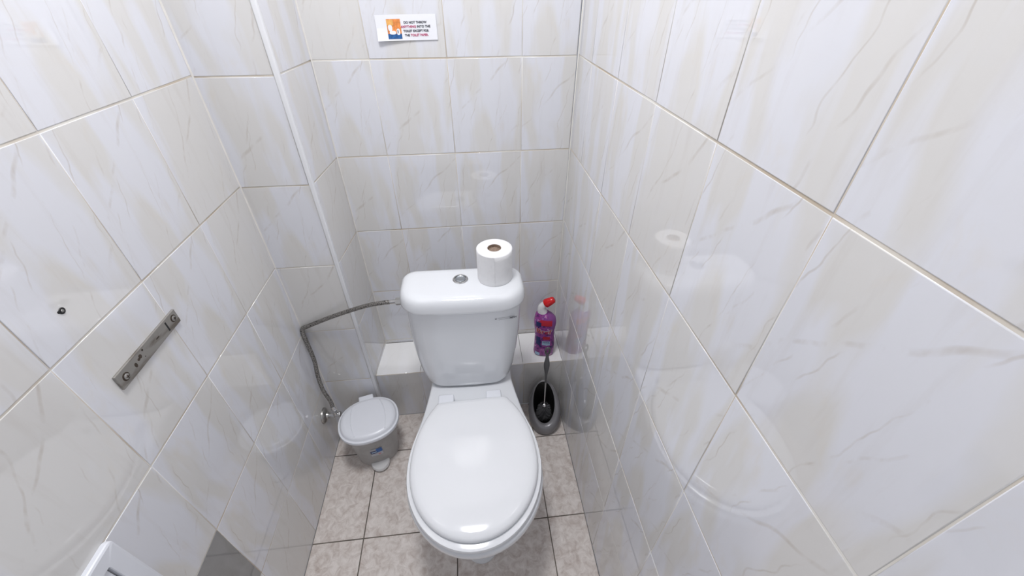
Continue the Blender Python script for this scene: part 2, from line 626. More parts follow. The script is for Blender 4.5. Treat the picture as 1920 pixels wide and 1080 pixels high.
# floor
fy = -0.3339
tiled('floor', (0, 0, 0), (1, 0, 0), (0, 0, 1), [XL, -0.0821, 0.2205, 0.5231, XR],
      sorted([YF, fy, 0.0 + LEDGE_Y] + [fy - 0.3011 * k for k in range(1, 5)]), FLOOR, GROUT_FLOOR, gap_u=0.003, gap_v=0.003, bev=0.0012, back=0.05, tilt=0.0006)
# corner profile of white plastic
bm = box(XPF - 0.0085, XPF + 0.0035, YP - 0.0035, YP + 0.0085, 0, ZC, 0.003, 3)
o = obj('trim_3', bm, PVC, angle=50)
o['kind'] = 'structure'

# sealant in the inner corners
CAULK = mat('white_sealant', (0.74, 0.72, 0.68), 0.6, var=0.06, vscale=30)
def caulk(n_, p0, p1, a, b_, r=0.003):
    # small concave-cornered strip: triangle between the two wall planes
    p0, p1, a, b_ = Vector(p0), Vector(p1), Vector(a) * r, Vector(b_) * r
    bm = bmesh.new()
    loft(bm, [[q, q + a, q + (a + b_) * 0.36, q + b_] for q in (p0, p1)])
    o = obj('trim_%d' % n_, bm, CAULK, smooth=False)
    o['kind'] = 'structure'
caulk(4, (XR, 0, LEDGE_Z), (XR, 0, ZC), (-1, 0, 0), (0, -1, 0))
caulk(5, (XL, YP, 0), (XL, YP, ZC), (1, 0, 0), (0, -1, 0))
caulk(6, (XPB, 0, LEDGE_Z), (XPB, 0, ZC), (1, 0, 0), (0, -1, 0))

# ceiling and the end behind the camera
def struct(name, bm, m, parent=None, smooth=False):
    o = obj(name, bm, m, parent, smooth)
    if parent is None:
        o['kind'] = 'structure'
    return o
struct('ceiling', box(XL - 0.03, XR + 0.03, YF - 0.03, 0.03, ZC, ZC + 0.04), PAINT)
# front wall around an open doorway 0.74 m wide
bm = bmesh.new()
add_box(bm, XL, -0.17, YF - 0.08, YF, 0, ZC)
add_box(bm, 0.57, XR, YF - 0.08, YF, 0, ZC)
add_box(bm, -0.17, 0.57, YF - 0.08, YF, 2.05, ZC)
struct('wall_front', bm, PAINT)

# ceiling lamp
t = thing('ceiling_lamp', 'round white ceiling lamp above the middle of the toilet cubicle', 'lamp', (0.20, -0.60, ZC))
bm = bmesh.new()
lathe(bm, [(0.19, 0), (0.19, -0.018), (0.18, -0.022)], 40)
obj('lamp_base', bm, PVC, t, angle=40)
bm = bmesh.new()
lathe(bm, [(0.175, -0.022), (0.172, -0.040), (0.155, -0.052), (0.10, -0.058)], 40)
obj('diffuser', bm, GLOW, t, angle=40)

# ------------------------------------------------------------------ toilet
NS = 16
def side_curve(s):
    K = [(-0.3, 0.12), (0.0, 0.0), (0.333, 0.185), (0.603, 0.60), (1.0, 1.0), (1.3, 1.1)]
    for k in range(1, 4):
        if s <= K[k + 1][0] + 1e-9:
            t = (s - K[k][0]) / (K[k + 1][0] - K[k][0])
            m0 = (K[k + 1][1] - K[k - 1][1]) / (K[k + 1][0] - K[k - 1][0]) * (K[k + 1][0] - K[k][0]) * (0 if k == 1 else 1)
            m1 = (K[k + 2][1] - K[k][1]) / (K[k + 2][0] - K[k][0]) * (K[k + 1][0] - K[k][0])
            return (2 * t ** 3 - 3 * t * t + 1) * K[k][1] + (t ** 3 - 2 * t * t + t) * m0 + (-2 * t ** 3 + 3 * t * t) * K[k + 1][1] + (t ** 3 - t * t) * m1
    return 1.0
def egg(cx, wf, yw, yf, wb, yd, yb, rc, z, pf=2.0):
    """closed outline: elliptic front, sides easing to a narrower back with rounded corners (front = -y)"""
    right = []
    for i in range(NS + 1):                               # front tip to the widest point
        a = (pi / 2) * i / NS
        right.append((wf * sin(a) ** (2 / pf), yw + (yf - yw) * cos(a) ** (2 / pf)))
    for i in range(1, NS + 1):                            # widest point to the back
        s = i / NS
        right.append((wf + (wb - wf) * side_curve(s), yw + (yd - yw) * s))
    for i in range(1, 5):
        s = i / 4
        right.append((wb, yd + (yb - rc - yd) * s))
    for i in range(1, 7):
        a = (pi / 2) * i / 6
        right.append((wb - rc + rc * cos(a), yb - rc + rc * sin(a)))
    right.append((wb * 0.4, yb))
    pts = [Vector((cx + x, y, z)) for x, y in right] + [Vector((cx - x, y, z)) for x, y in reversed(right[1:])]
    return pts

t = thing('toilet', 'white ceramic close-coupled toilet with closed seat lid', 'toilet', (0.295, -0.45, 0))
TI = Matrix.Translation((-0.295, 0.45, 0))
CXB = 0.298
# bowl and pedestal: (z, wf, yw, yf, wb, yd, yb, rc)
secs = [
    (0.000, 0.092, -0.56, -0.748, 0.085, -0.36, -0.185, 0.03),
    (0.012, 0.092, -0.56, -0.748, 0.085, -0.36, -0.185, 0.03),
    (0.030, 0.084, -0.56, -0.727, 0.080, -0.36, -0.187, 0.03),
    (0.100, 0.080, -0.56, -0.712, 0.080, -0.36, -0.19, 0.03),
    (0.170, 0.098, -0.58, -0.725, 0.082, -0.38, -0.19, 0.03),
    (0.230, 0.130, -0.61, -0.765, 0.090, -0.38, -0.19, 0.03),
    (0.285, 0.160, -0.63, -0.812, 0.105, -0.36, -0.19, 0.03),
    (0.325, 0.178, -0.64, -0.842, 0.124, -0.34, -0.19, 0.03),
    (0.348, 0.1865, -0.645, -0.852, 0.1325, -0.33, -0.19, 0.03),
    (0.358, 0.1860, -0.645, -0.852, 0.1340, -0.33, -0.19, 0.03),
    (0.366, 0.1840, -0.645, -0.850, 0.1320, -0.33, -0.192, 0.03),
    (0.370, 0.1800, -0.645, -0.846, 0.1260, -0.33, -0.198, 0.03),
]
bm = bmesh.new()
loft(bm, [egg(CXB, wf, yw, yf, wb, yd, yb, rc, z) for z, wf, yw, yf, wb, yd, yb, rc in secs])
obj('bowl', bm, CERAMIC, t, matrix=TI, angle=60)
# seat ring with its opening
def shrink(pts, c, k):
    return [c + (p - c) * k for p in pts]
def egglid(w, yf, z, ins=0.0):
    # an oval cut straight at the back, with rounded corners
    yc, a, fr, bk, yb = -0.632, w - ins, -0.632 - yf - ins, 0.252 - ins, -0.430 - ins
    out = []
    ee = math.asin((yb - 0.012 - yc) / bk)
    for i in range(25):
        q = -pi / 2 + (ee + pi / 2) * i / 24
        out.append((a * cos(q), yc + (fr if q < 0 else bk) * sin(q)))
    xe = out[-1][0]
    for k in range(1, 6):
        q = (pi / 2) * k / 5 * 0.999
        out.append((xe - 0.016 * (1 - cos(q)) - 0.004 * k / 5, yb - 0.012 + 0.012 * sin(q)))
    out.append((xe * 0.4, yb + 0.002))
    out[0] = (0.0, out[0][1])
    return [Vector((CXB + x, y + 0.004 * (x / w), z)) for x, y in out] + [Vector((CXB - x, y - 0.004 * (x / w), z)) for x, y in reversed(out[1:])]
bm = bmesh.new()
rings = [egglid(0.1845, -0.8500, z, i) for z, i in ((0.371, 0.006), (0.3735, 0.001), (0.379, 0.0), (0.3845, 0.002), (0.3862, 0.008))]
c = Vector((CXB, -0.64, 0))
inner = [Vector((CXB + (p.x - CXB) * 0.62, -0.64 + (p.y + 0.64) * 0.66, 0)) for p in rings[0]]
rings += [[Vector((p.x, p.y, 0.3862)) for p in inner], [Vector((p.x, p.y, 0.371)) for p in inner]]
loft(bm, rings, closed_end=True)
obj('seat', bm, SEAT, t, matrix=TI, angle=50)
bm = bmesh.new()
lid_rings = [egglid(0.1738, -0.8330, z, i) for z, i in ((0.3872, 0.005), (0.390, 0.0008), (0.395, 0.0), (0.400, 0.0022), (0.4045, 0.0075))]
for k, z in ((0.94, 0.4072), (0.84, 0.4088), (0.65, 0.4100), (0.35, 0.4106)):
    lid_rings.append([Vector((CXB + (p.x - CXB) * k, -0.64 + (p.y + 0.64) * k, z)) for p in lid_rings[4]])
loft(bm, lid_rings)
obj('seat_lid', bm, SEAT, t, matrix=TI, angle=60)
for hx, hy in ((0.217, -0.424), (0.366, -0.422)):
    h = obj('hinge', box(hx - 0.024, hx + 0.024, hy - 0.016, hy + 0.022, 0.3695, 0.399, 0.004), PLASTIC, t, matrix=TI)
    b2 = bmesh.new()
    tube(b2, [(hx - 0.027, hy - 0.012, 0.389), (hx + 0.027, hy - 0.012, 0.389)], 0.0075, 12)
    obj('hinge_pin', b2, SEAT, h)

# cistern
def tank_ring(cx, hw, yf, yb, z, rf=0.045, rb=0.03, bow=0.012, n=8, slant=0.0):
    pts = []
    def bowf(x):
        return yf - bow * (1 - (x / hw) ** 2) + 0.0
    for i in range(n + 1):                                # front edge, left to right between the corners
        x = -hw + rf + (2 * hw - 2 * rf) * i / n
        pts.append((x, bowf(x)))
    yc = bowf(hw - rf) + rf
    for i in range(1, n + 1):
        a = -pi / 2 + (pi / 2) * i / n
        pts.append((hw - rf + rf * cos(a), yc + rf * sin(a)))
    for i in range(n + 1):
        a = (pi / 2) * i / n
        pts.append((hw - rb + rb * cos(a), yb - rb + rb * sin(a)))
    for i in range(n + 1):
        a = pi / 2 + (pi / 2) * i / n
        pts.append((-hw + rb + rb * cos(a), yb - rb + rb * sin(a)))
    for i in range(n):
        a = pi + (pi / 2) * i / n
        pts.append((-hw + rf + rf * cos(a), yc + rf * sin(a)))
    return [Vector((cx + x, y + slant * x, z)) for x, y in pts]
bm = bmesh.new()
tsec = [(0.371, 0.289, 0.116, -0.338, -0.215), (0.3745, 0.289, 0.127, -0.346, -0.207), (0.382, 0.289, 0.1345, -0.351, -0.203), (0.395, 0.289, 0.1405, -0.353, -0.203),
        (0.42, 0.289, 0.147, -0.354, -0.203), (0.45, 0.289, 0.153, -0.354, -0.203), (0.51, 0.290, 0.1605, -0.353, -0.203), (0.59, 0.2925, 0.1655, -0.352, -0.203), (0.704, 0.295, 0.1675, -0.350, -0.203)]
TB = TI
loft(bm, [tank_ring(cx, hw, yf, yb, z, 0.055, 0.02, 0.008, slant=-0.02) for z, cx, hw, yf, yb in tsec])
cist = obj('cistern', bm, CERAMIC, t, matrix=TI, angle=60)
bm = bmesh.new()
loft(bm, [tank_ring(0.2930, 0.1815 - i, -0.3640 + i * .8, -0.200 - i * .8, z, 0.078 - i * .5, 0.042 - i * .6, 0.008, slant=-0.022) for z, i in
          ((0.6990, 0.012), (0.6995, 0.0025), (0.7020, 0.0002), (0.7080, 0.0005), (0.7180, 0.0015), (0.7290, 0.0040), (0.7380, 0.0085), (0.7435, 0.0155), (0.7460, 0.0260), (0.7470, 0.042))])
lid = obj('cistern_lid', bm, CERAMIC, t, matrix=TI, angle=60)
bx, by, bz = 0.289, -0.270, 0.7450
bm = bmesh.new()
lathe(bm, [(0.0225, 0), (0.0225, 0.0035), (0.0205, 0.0055), (0.0175, 0.0055), (0.0165, 0.0035), (0.0155, 0.0035)], 36, Matrix.Translation((bx, by, bz)))
fb = obj('flush_button', bm, CHROME, t, matrix=TI, angle=40)
bm = bmesh.new()
lathe(bm, [(0.0150, 0.003), (0.0150, 0.0055), (0.0135, 0.0068), (0.0118, 0.0052), (0.006, 0.0048)], 36, Matrix.Translation((bx, by, bz)))
obj('button_cap', bm, mat('button_chrome', (0.50, 0.53, 0.56), 0.22, 1.0, var=0.1), fb, angle=40)
# little printed label on the cistern front
def on_tank(px, pz, off=0.0012):
    def f(x, y):
        X = px + x
        Z = pz + y + 0.10 * x
        Y = -0.3595 - 0.02 * (X - 0.2925) + 0.0085 * (((X - 0.2925) / 0.16) ** 2) - off
        return (X, Y, Z)
    return f
bm = text_bm('NDH', 0.0085, 0.0004, on_tank(0.424, 0.660))
st = obj('printed_mark', bm, BLACK_INK, t, smooth=False, matrix=TI)
bm = bmesh.new()
for x0, x1, z0, z1 in ((0.003, 0.008, 0.003, 0.0065), (0.011, 0.060, 0.0052, 0.0060), (0.013, 0.048, -0.0008, 0.0000)):
    vs = []
    f = on_tank(0.378, 0.658)
    for k in range(7):
        x = x0 + (x1 - x0) * k / 6
        vs.append((bm.verts.new(f(x, z0)), bm.verts.new(f(x, z1))))
    for a, b in zip(vs[:-1], vs[1:]):
        bm.faces.new((a[0], b[0], b[1], a[1]))
obj('printed_lines', bm, mat('grey_ink', (0.22, 0.22, 0.24), 0.5), st, smooth=False)

# ------------------------------------------------------------------ toilet roll
RX, RY, RZ, RR = 0.390, -0.266, 0.7470, 0.0505
t = thing('toilet_paper_roll', 'white toilet paper roll standing upright on the cistern lid', 'toilet paper', (RX, RY, RZ))
bm = bmesh.new()
n = 64
prof = [(0.0195, 0.0), (RR - 0.0015, 0.0), (RR, 0.0012)] + [(RR + random.uniform(-0.0002, 0.0003), 0.006 + 0.011 * k) for k in range(8)] + [(RR, 0.0968), (RR - 0.002, 0.0985)] + \
       [(0.046 - 0.0044 * k, 0.0985 + (0.0004 if k % 2 else 0.0)) for k in range(6)] + [(0.0195, 0.0985), (0.0195, 0.0)]
rings = [[Vector((r * cos(2 * pi * i / n) * (1 + 0.006 * sin(3 * 2 * pi * i / n)), r * sin(2 * pi * i / n), z)) for i in range(n)] for r, z in prof]
loft(bm, rings, False, False)
obj('paper', bm, PAPER, t, angle=50)
bm = bmesh.new()
lathe(bm, [(0.0194, 0.002), (0.0194, 0.0982), (0.0182, 0.0982), (0.0182, 0.002)], 40, cap0=False, cap1=False)
obj('cardboard_core', bm, CARD, t, angle=50)
bm = bmesh.new()
lathe(bm, [(0.0181, 0.088), (0.0181, 0.090), (0.012, 0.0895), (0.006, 0.0905)], 24)
obj('core_end', bm, CARD, t, angle=50)
# loose end of the paper along the side
bm = bmesh.new()
vs = []
for k in range(9):
    a = radians(-150 + 7 * k)
    r = RR + 0.0006 + (0.0012 if k == 0 else 0)
    vs.append((bm.verts.new((r * cos(a), r * sin(a), 0.001)), bm.verts.new((r * cos(a), r * sin(a), 0.0975))))
for a, b in zip(vs[:-1], vs[1:]):
    bm.faces.new((a[0], b[0], b[1], a[1]))
obj('loose_sheet', bm, PAPER, t)

# ------------------------------------------------------------------ cleaner bottle on the ledge
BX, BY = 0.584, -0.116
t = thing('toilet_cleaner_bottle', 'purple and magenta cleaner bottle with bent white neck and red cap on the ledge', 'bottle', (BX, BY, LEDGE_Z), radians(-10))
t.scale = (1.12, 1.12, 1.06)
bsec = [  # z, cx, rx, ry
    (0.000, 0.000, 0.030, 0.020), (0.003, 0.000, 0.034, 0.023), (0.012, 0.000, 0.0355, 0.0245), (0.050, 0.001, 0.0350, 0.0245),
    (0.085, 0.000, 0.0335, 0.0240), (0.115, -0.001, 0.0330, 0.0240), (0.140, -0.001, 0.0360, 0.0250), (0.160, -0.001, 0.0375, 0.0255),
    (0.176, -0.002, 0.0350, 0.0245), (0.188, -0.006, 0.0290, 0.0215), (0.196, -0.010, 0.0215, 0.0185), (0.201, -0.012, 0.0170, 0.0165)]
def sup(a, p):
    c_, s_ = cos(a), sin(a)
    return (abs(c_) ** (2 / p) * (1 if c_ >= 0 else -1), abs(s_) ** (2 / p) * (1 if s_ >= 0 else -1))
bm = bmesh.new()
rings = []
for z, cx, rx, ry in bsec:
    rings.append([Vector((cx + rx * sup(2 * pi * i / 40, 2.4)[0], ry * sup(2 * pi * i / 40, 2.4)[1], z)) for i in range(40)])
loft(bm, rings)
body = obj('sleeve', bm, SLEEVE, t, angle=60)
def body_rad(z):
    for a, b in zip(bsec[:-1], bsec[1:]):
        if a[0] <= z <= b[0]:
            k = (z - a[0]) / (b[0] - a[0])
            return [a[i] + (b[i] - a[i]) * k for i in (1, 2, 3)]
    return bsec[-1][1:]
def on_bottle(px, pz, slope=0.0, off=0.0008):
    def f(x, y):
        X = px + x
        Z = pz + y + slope * x
        cx, rx, ry = body_rad(Z)
        q = min(0.97, abs((X - cx) / rx))
        Y = -ry * (1 - q ** 2.4) ** (1 / 2.4) - off
        return (X, Y, Z)
    return f
def patch(px, pz, w, h, nx=8, nz=4, slope=0.0, off=0.0006, roundy=0.0):
    bm = bmesh.new()
    f = on_bottle(px, pz, slope, off)
    g = [[bm.verts.new(f(w * i / nx, h * j / nz + roundy * (-1) ** (j == 0) * 0)) for i in range(nx + 1)] for j in range(nz + 1)]
    for j in range(nz):
        for i in range(nx):
            bm.faces.new((g[j][i], g[j][i + 1], g[j + 1][i + 1], g[j + 1][i]))
    return bm
obj('label_band', patch(-0.018, 0.158, 0.040, 0.024, slope=-0.10), RED_PR, body)
obj('label_patch', patch(-0.028, 0.060, 0.014, 0.040, slope=-0.10), NAVY, body)
obj('label_patch', patch(-0.031, 0.152, 0.017, 0.020, slope=-0.10, off=0.0007), NAVY, body)
obj('label_patch', patch(-0.008, 0.062, 0.028, 0.020, slope=-0.10), BLUE_PR, body)
obj('label_patch', patch(-0.006, 0.090, 0.024, 0.014, slope=-0.10, off=0.0005), RED_PR, body)
obj('label_patch', patch(-0.030, 0.006, 0.016, 0.016, slope=-0.10), BLUE_PR, body)
b1 = text_bm('Bref', 0.030, 0.0016, on_bottle(-0.030, 0.121, -0.10, 0.0011))
obj('lettering', b1, WHITE_PR, body, smooth=False)
b1 = text_bm('Bref', 0.030, 0.0004, on_bottle(-0.030, 0.121, -0.10, 0.0016))
obj('lettering', b1, RED_PR, body, smooth=False)
b1 = text_bm('TOTAL', 0.0080, 0.0002, on_bottle(-0.006, 0.073, -0.10, 0.0011))
obj('lettering', b1, NAVY, body, smooth=False)
# neck and cap bend over to the right
bm = bmesh.new()
np_ = spline([(-0.012, 0, 0.199), (-0.0145, 0, 0.211), (-0.0135, 0, 0.223), (-0.006, 0, 0.234), (0.003, 0, 0.241)], 5)
tube(bm, np_, lambda s: 0.0165 - 0.0065 * min(1, s * 1.1), 20)
obj('neck', bm, mat('neck_plastic', (0.72, 0.71, 0.72), 0.35), t, angle=50)
bm = bmesh.new()
d = Vector((0.80, 0, 0.60))
lathe(bm, [(0.0135, -0.002), (0.0150, 0.0), (0.0145, 0.010), (0.0125, 0.022), (0.0108, 0.030), (0.008, 0.0325)], 24, axis_matrix((-0.003, 0, 0.238), d))
obj('cap', bm, RED_CAP, t, angle=50)

# ------------------------------------------------------------------ toilet brush in its holder
HX, HY = 0.573, -0.262
t = thing('toilet_brush_holder', 'silver grey egg-shaped brush holder with slanted black opening beside the toilet', 'brush holder', (HX, HY, 0))
def pot_z(a, f):                       # slanted rim: high at the back (+y), low in front
    return f * (0.118 + 0.068 * sin(a))
PN = 48
def pot_ring(f, rx, ry, dy=0.0, drop=0.0):
    r = []
    for i in range(PN):
        a = 2 * pi * i / PN
        r.append(Vector((rx * cos(a), dy + ry * sin(a), pot_z(a, f) - drop)))
    return r
def inner_ring(f, rx, ry, drop=0.0):
    return [p + Vector((-0.004, 0.002, -0.001)) for p in pot_ring(f, rx, ry, 0, drop)]
bm = bmesh.new()
outer = [pot_ring(0.0, 0.052, 0.064), pot_ring(0.03, 0.056, 0.068), pot_ring(0.25, 0.0605, 0.0730), pot_ring(0.55, 0.0640, 0.0745),
         pot_ring(0.80, 0.0625, 0.0705), pot_ring(0.94, 0.0575, 0.0640), pot_ring(1.0, 0.0500, 0.0570), inner_ring(1.0, 0.0425, 0.0480, 0.001)]
loft(bm, outer, True, False)
obj('holder_shell', bm, SILVER, t, angle=60)
bm = bmesh.new()
loft(bm, [inner_ring(1.0, 0.0425, 0.0480, 0.001), inner_ring(0.90, 0.0405, 0.0465), pot_ring(0.5, 0.043, 0.052), pot_ring(0.05, 0.040, 0.050, 0, -0.002)], False, True)
obj('holder_lining', bm, BLACK, t, angle=60)

t = thing('toilet_brush', 'dark grey toilet brush with looped grip and black bristles standing in its holder', 'toilet brush', (HX, HY, 0.014))
top = Vector((0.006, 0.052, 0.352)); bot = Vector((-0.004, -0.004, 0.070))
def along(s):
    return bot + (top - bot) * s
bm = bmesh.new()
def grip_r(s):
    w = 0.0042 + 0.0070 * math.exp(-((s - 0.66) / 0.24) ** 2)
    return (w, w * 0.6)
tube(bm, [along(0.44 + 0.46 * k / 16) for k in range(17)], grip_r, 14)
# hanging loop at the top
lp = []
for k in range(17):
    a = radians(-80 + 340 * k / 16)
    q = along(0.95)
    lp.append(q + Vector((0.0078 * sin(a), 0.0, 0.004 - 0.017 * cos(a))))
tube(bm, lp, 0.0042, 8)
obj('handle', bm, GREY_PL, t, angle=60)
bm = bmesh.new()
tube(bm, [along(0.02), along(0.25), along(0.46)], 0.0036, 12)
obj('stem', bm, CHROME, t, angle=60)
bm = bmesh.new()
rnd = random.Random(3)
for k in range(420):
    a = rnd.uniform(0, 2 * pi)
    zc = rnd.uniform(-0.030, 0.040)
    L_r = 0.031 * math.sqrt(max(0.15, 1 - (zc / 0.055) ** 2)) * rnd.uniform(0.88, 1.04)
    p = bot + Vector((0, 0, zc - 0.022))
    dvec = Vector((cos(a), sin(a), rnd.uniform(-0.15, 0.25)))
    e = p + dvec * L_r
    s_ = dvec.cross(Vector((0, 0, 1))).normalized() * 0.0007
    u_ = Vector((0, 0, 0.0007))
    A = [bm.verts.new(p + q) for q in (s_, u_, -s_)]
    B = [bm.verts.new(e + q * 0.8) for q in (s_, u_, -s_)]
    for i in range(3):
        bm.faces.new((A[i], A[(i + 1) % 3], B[(i + 1) % 3], B[i]))
    bm.faces.new(B)
tube(bm, [bot + Vector((0, 0, -0.054)), bot + Vector((0, 0, 0.024))], 0.006, 10)
br = obj('bristles', bm, BRISTLE, t, smooth=False)
br['kind'] = 'stuff'
bm = bmesh.new()
lathe(bm, [(0.004, 0.022), (0.010, 0.024), (0.010, 0.027), (0.004, 0.032)], 16, Matrix.Translation(bot))
obj('bristle_collar', bm, CHROME, t, angle=50)

# ------------------------------------------------------------------ pedal bin
PX, PY = -0.078, -0.322
t = thing('pedal_bin', 'small frosted plastic bin with oval white lid left of the toilet', 'bin', (PX, PY, 0), radians(15))
def oval(rx, ry, z, n=56, p=2.25, dy=0.0):
    return [Vector((rx * sup(2 * pi * i / n, p)[0], dy + ry * sup(2 * pi * i / n, p)[1], z)) for i in range(n)]
bm = bmesh.new()
loft(bm, [oval(0.070, 0.060, 0.002), oval(0.074, 0.064, 0.006), oval(0.080, 0.070, 0.08), oval(0.087, 0.077, 0.150), oval(0.093, 0.082, 0.183),
          oval(0.0915, 0.0805, 0.183), oval(0.0855, 0.0755, 0.150), oval(0.0785, 0.0685, 0.08), oval(0.0725, 0.0625, 0.010)], True, True)
bucket = obj('bucket', bm, FROST, t, angle=50)
bm = bmesh.new()
loft(bm, [oval(0.096, 0.085, 0.181), oval(0.103, 0.0915, 0.183), oval(0.1045, 0.093, 0.187), oval(0.1045, 0.093, 0.193), oval(0.1030, 0.0915, 0.1965), oval(0.0985, 0.0870, 0.1965),
          oval(0.0965, 0.0850, 0.1985), oval(0.0950, 0.0835, 0.2030), oval(0.0905, 0.0790, 0.2075), oval(0.080, 0.069, 0.2100), oval(0.060, 0.050, 0.2110)], True, True)
lid = obj('lid', bm, PLASTIC, t, angle=60)
for s in (-1, 1):
    bm = bmesh.new()
    vsm = spline([(s * 0.048, 0.062, 0.2092), (s * 0.056, 0.03, 0.2107), (s * 0.058, -0.01, 0.2107), (s * 0.054, -0.045, 0.2100), (s * 0.050, -0.066, 0.2080)], 4)
    tube(bm, vsm, 0.0017, 6)
    obj('lid_rib', bm, PLASTIC, lid)
obj('hinge', box(-0.026, 0.026, 0.083, 0.108, 0.160, 0.2000, 0.004), PLASTIC, t)
bm = bmesh.new()
ring0 = []
for k in range(15):
    a = pi + pi * k / 14
    ring0.append(Vector((0.033 * cos(a), -0.062 + 0.036 * sin(a), 0)))
loft(bm, [[p * 1.0 + Vector((0, 0, 0.010)) for p in ring0], [p + Vector((0, 0, 0.019)) for p in ring0],
          [Vector((p.x * 0.93, -0.064 + (p.y + 0.064) * 0.92, 0.0225)) for p in ring0]])
obj('pedal', bm, mat('pedal_plastic', (0.70, 0.70, 0.70), 0.35), t, angle=40)
# sticker on the bucket: blue and navy halves with pale print
def on_bin(px, pz, off=0.0008):
    def f(x, y):
        X = px + x
        Z = pz + y
        k = (Z - 0.08) / 0.10
        rx, ry = 0.080 + 0.013 * k, 0.070 + 0.012 * k
        q = abs(X / rx)
        return (X, -ry * (1 - q ** 2.25) ** (1 / 2.25) - off, Z)
    return f
def bin_patch(x0, x1, z0, z1, off, m, parent, name='sticker_patch'):
    bm = bmesh.new()
    f = on_bin(0, 0, off)
    g = [[bm.verts.new(f(x0 + (x1 - x0) * i / 5, z0 + (z1 - z0) * j / 2)) for i in range(6)] for j in range(3)]
    for j in range(2):
        for i in range(5):
            bm.faces.new((g[j][i], g[j][i + 1], g[j + 1][i + 1], g[j + 1][i]))
    return obj(name, bm, m, parent)
stk = bin_patch(-0.020, 0.021, 0.072, 0.122, 0.0008, mat('grey_sticker', (0.50, 0.51, 0.55), 0.4), t, 'sticker')
bin_patch(-0.020, 0.001, 0.090, 0.110, 0.0013, NAVY, stk)
bin_patch(0.001, 0.021, 0.094, 0.121, 0.0014, mat('blue_sticker', (0.01, 0.11, 0.38), 0.4, var=.5, vscale=200), stk)
bin_patch(-0.016, 0.001, 0.097, 0.105, 0.0018, BLUE_PR, stk)
bin_patch(0.004, 0.013, 0.076, 0.083, 0.0013, mat('pink_print', (0.60, 0.25, 0.27), 0.4), stk)

# ------------------------------------------------------------------ water supply
t = thing('angle_valve', 'chrome angle valve with round wall flange low on the left wall', 'valve', (XL, -0.285, 0.190))
bm = bmesh.new()
lathe(bm, [(0.0285, 0.0), (0.0285, 0.003), (0.024, 0.0085), (0.0125, 0.012), (0.0105, 0.018)], 32, axis_matrix((0, 0, 0), (1, 0, 0)))
obj('wall_flange', bm, DULL_CHROME, t, angle=40)
bm = bmesh.new()
lathe(bm, [(0.0080, 0.010), (0.0080, 0.028), (0.0105, 0.029), (0.0105, 0.038), (0.0085, 0.039), (0.0085, 0.052)], 24, axis_matrix((0, 0, 0), (1, 0, 0)))
tube(bm, [(0.042, 0, 0.0), (0.042, 0, 0.018)], 0.0075, 16)
obj('valve_body', bm, CHROME, t, angle=40)
bm = bmesh.new()
lathe(bm, [(0.0090, 0.0515), (0.0105, 0.0525), (0.0105, 0.0585), (0.0090, 0.0595)], 8, axis_matrix((0, 0, 0), (1, 0, 0)))
obj('valve_knob', bm, CHROME, t, angle=30)

t = thing('flexible_hose', 'braided steel water hose running from wall valve up to the cistern', 'hose', (XL + 0.042, -0.285, 0.212))
HO = Matrix.Translation((-(XL + 0.042), 0.285, -0.212))
hp = [(XL + 0.042, -0.285, 0.226), (XL + 0.039, -0.278, 0.258), (XL + 0.022, -0.262, 0.305), (XL + 0.016, -0.245, 0.36), (XL + 0.020, -0.235, 0.42), (XL + 0.014, -0.222, 0.48), (XL + 0.007, -0.209, 0.522),
      (XL + 0.009, -0.2045, 0.541), (XL + 0.030, -0.2045, 0.551), (XL + 0.090, -0.211, 0.580), (XL + 0.165, -0.224, 0.615), (XL + 0.240, -0.240, 0.648), (XL + 0.295, -0.252, 0.665), (XL + 0.335, -0.258, 0.671)]
bm = bmesh.new()
tube(bm, spline(hp, 10), 0.0066, 14)
obj('braided_tube', bm, BRAID, t, matrix=HO)
bm = bmesh.new()
tube(bm, [(XL + 0.042, -0.285, 0.208), (XL + 0.042, -0.285, 0.222)], 0.0098, 6)
tube(bm, [(XL + 0.042, -0.285, 0.220), (XL + 0.0415, -0.2835, 0.236)], 0.0073, 14)
obj('nut', bm, CHROME, t, matrix=HO, smooth=False)
bm = bmesh.new()
e0 = Vector((XL + 0.316, -0.2555, 0.6685)); e1 = Vector((XL + 0.334, -0.258, 0.671)); e2 = Vector((XL + 0.352, -0.260, 0.673))
tube(bm, [e0, e1], 0.0072, 14)
tube(bm, [e1, e2], 0.0115, 6)
obj('nut', bm, CHROME, t, matrix=HO, smooth=False)
bm = bmesh.new()
tube(bm, [e2, e2 + Vector((0.022, 0, 0.001))], 0.009, 16)
obj('inlet_thread', bm, PLASTIC, t, matrix=HO)

# ------------------------------------------------------------------ steel plate screwed to the left wall
t = thing('steel_wall_plate', 'narrow horizontal worn steel mounting strip screwed to the left wall', 'metal plate', (XL, -0.661, 0.929))
Rl = Matrix.Rotation(radians(90), 4, 'Y')   # local x -> -z ; unused axes kept simple
pl = obj('strip', box(0.0, 0.0045, -0.0835, 0.0835, -0.0145, 0.0145, 0.0012), STEEL, t, smooth=False)
for sy, sz in ((0.071, 0.002), (-0.068, 0.0)):
    bm = bmesh.new()
    lathe(bm, [(0.0052, 0.0), (0.0052, 0.0016), (0.0035, 0.0030)], 20, axis_matrix((0.0043, sy, sz), (1, 0, 0)))
    sc = obj('screw', bm, DULL_CHROME, t, angle=40)
    bm = bmesh.new()
    lathe(bm, [(0.0072, 0.0), (0.0072, 0.0004)], 20, axis_matrix((0.0044, sy, sz), (1, 0, 0)))
    add_box(bm, 0.0070, 0.0078, sy - 0.0032, sy + 0.0032, sz - 0.0006, sz + 0.0006)
    add_box(bm, 0.0070, 0.0078, sy - 0.0006, sy + 0.0006, sz - 0.0032, sz + 0.0032)
    obj('screw_recess', bm, RUST, sc, smooth=False)
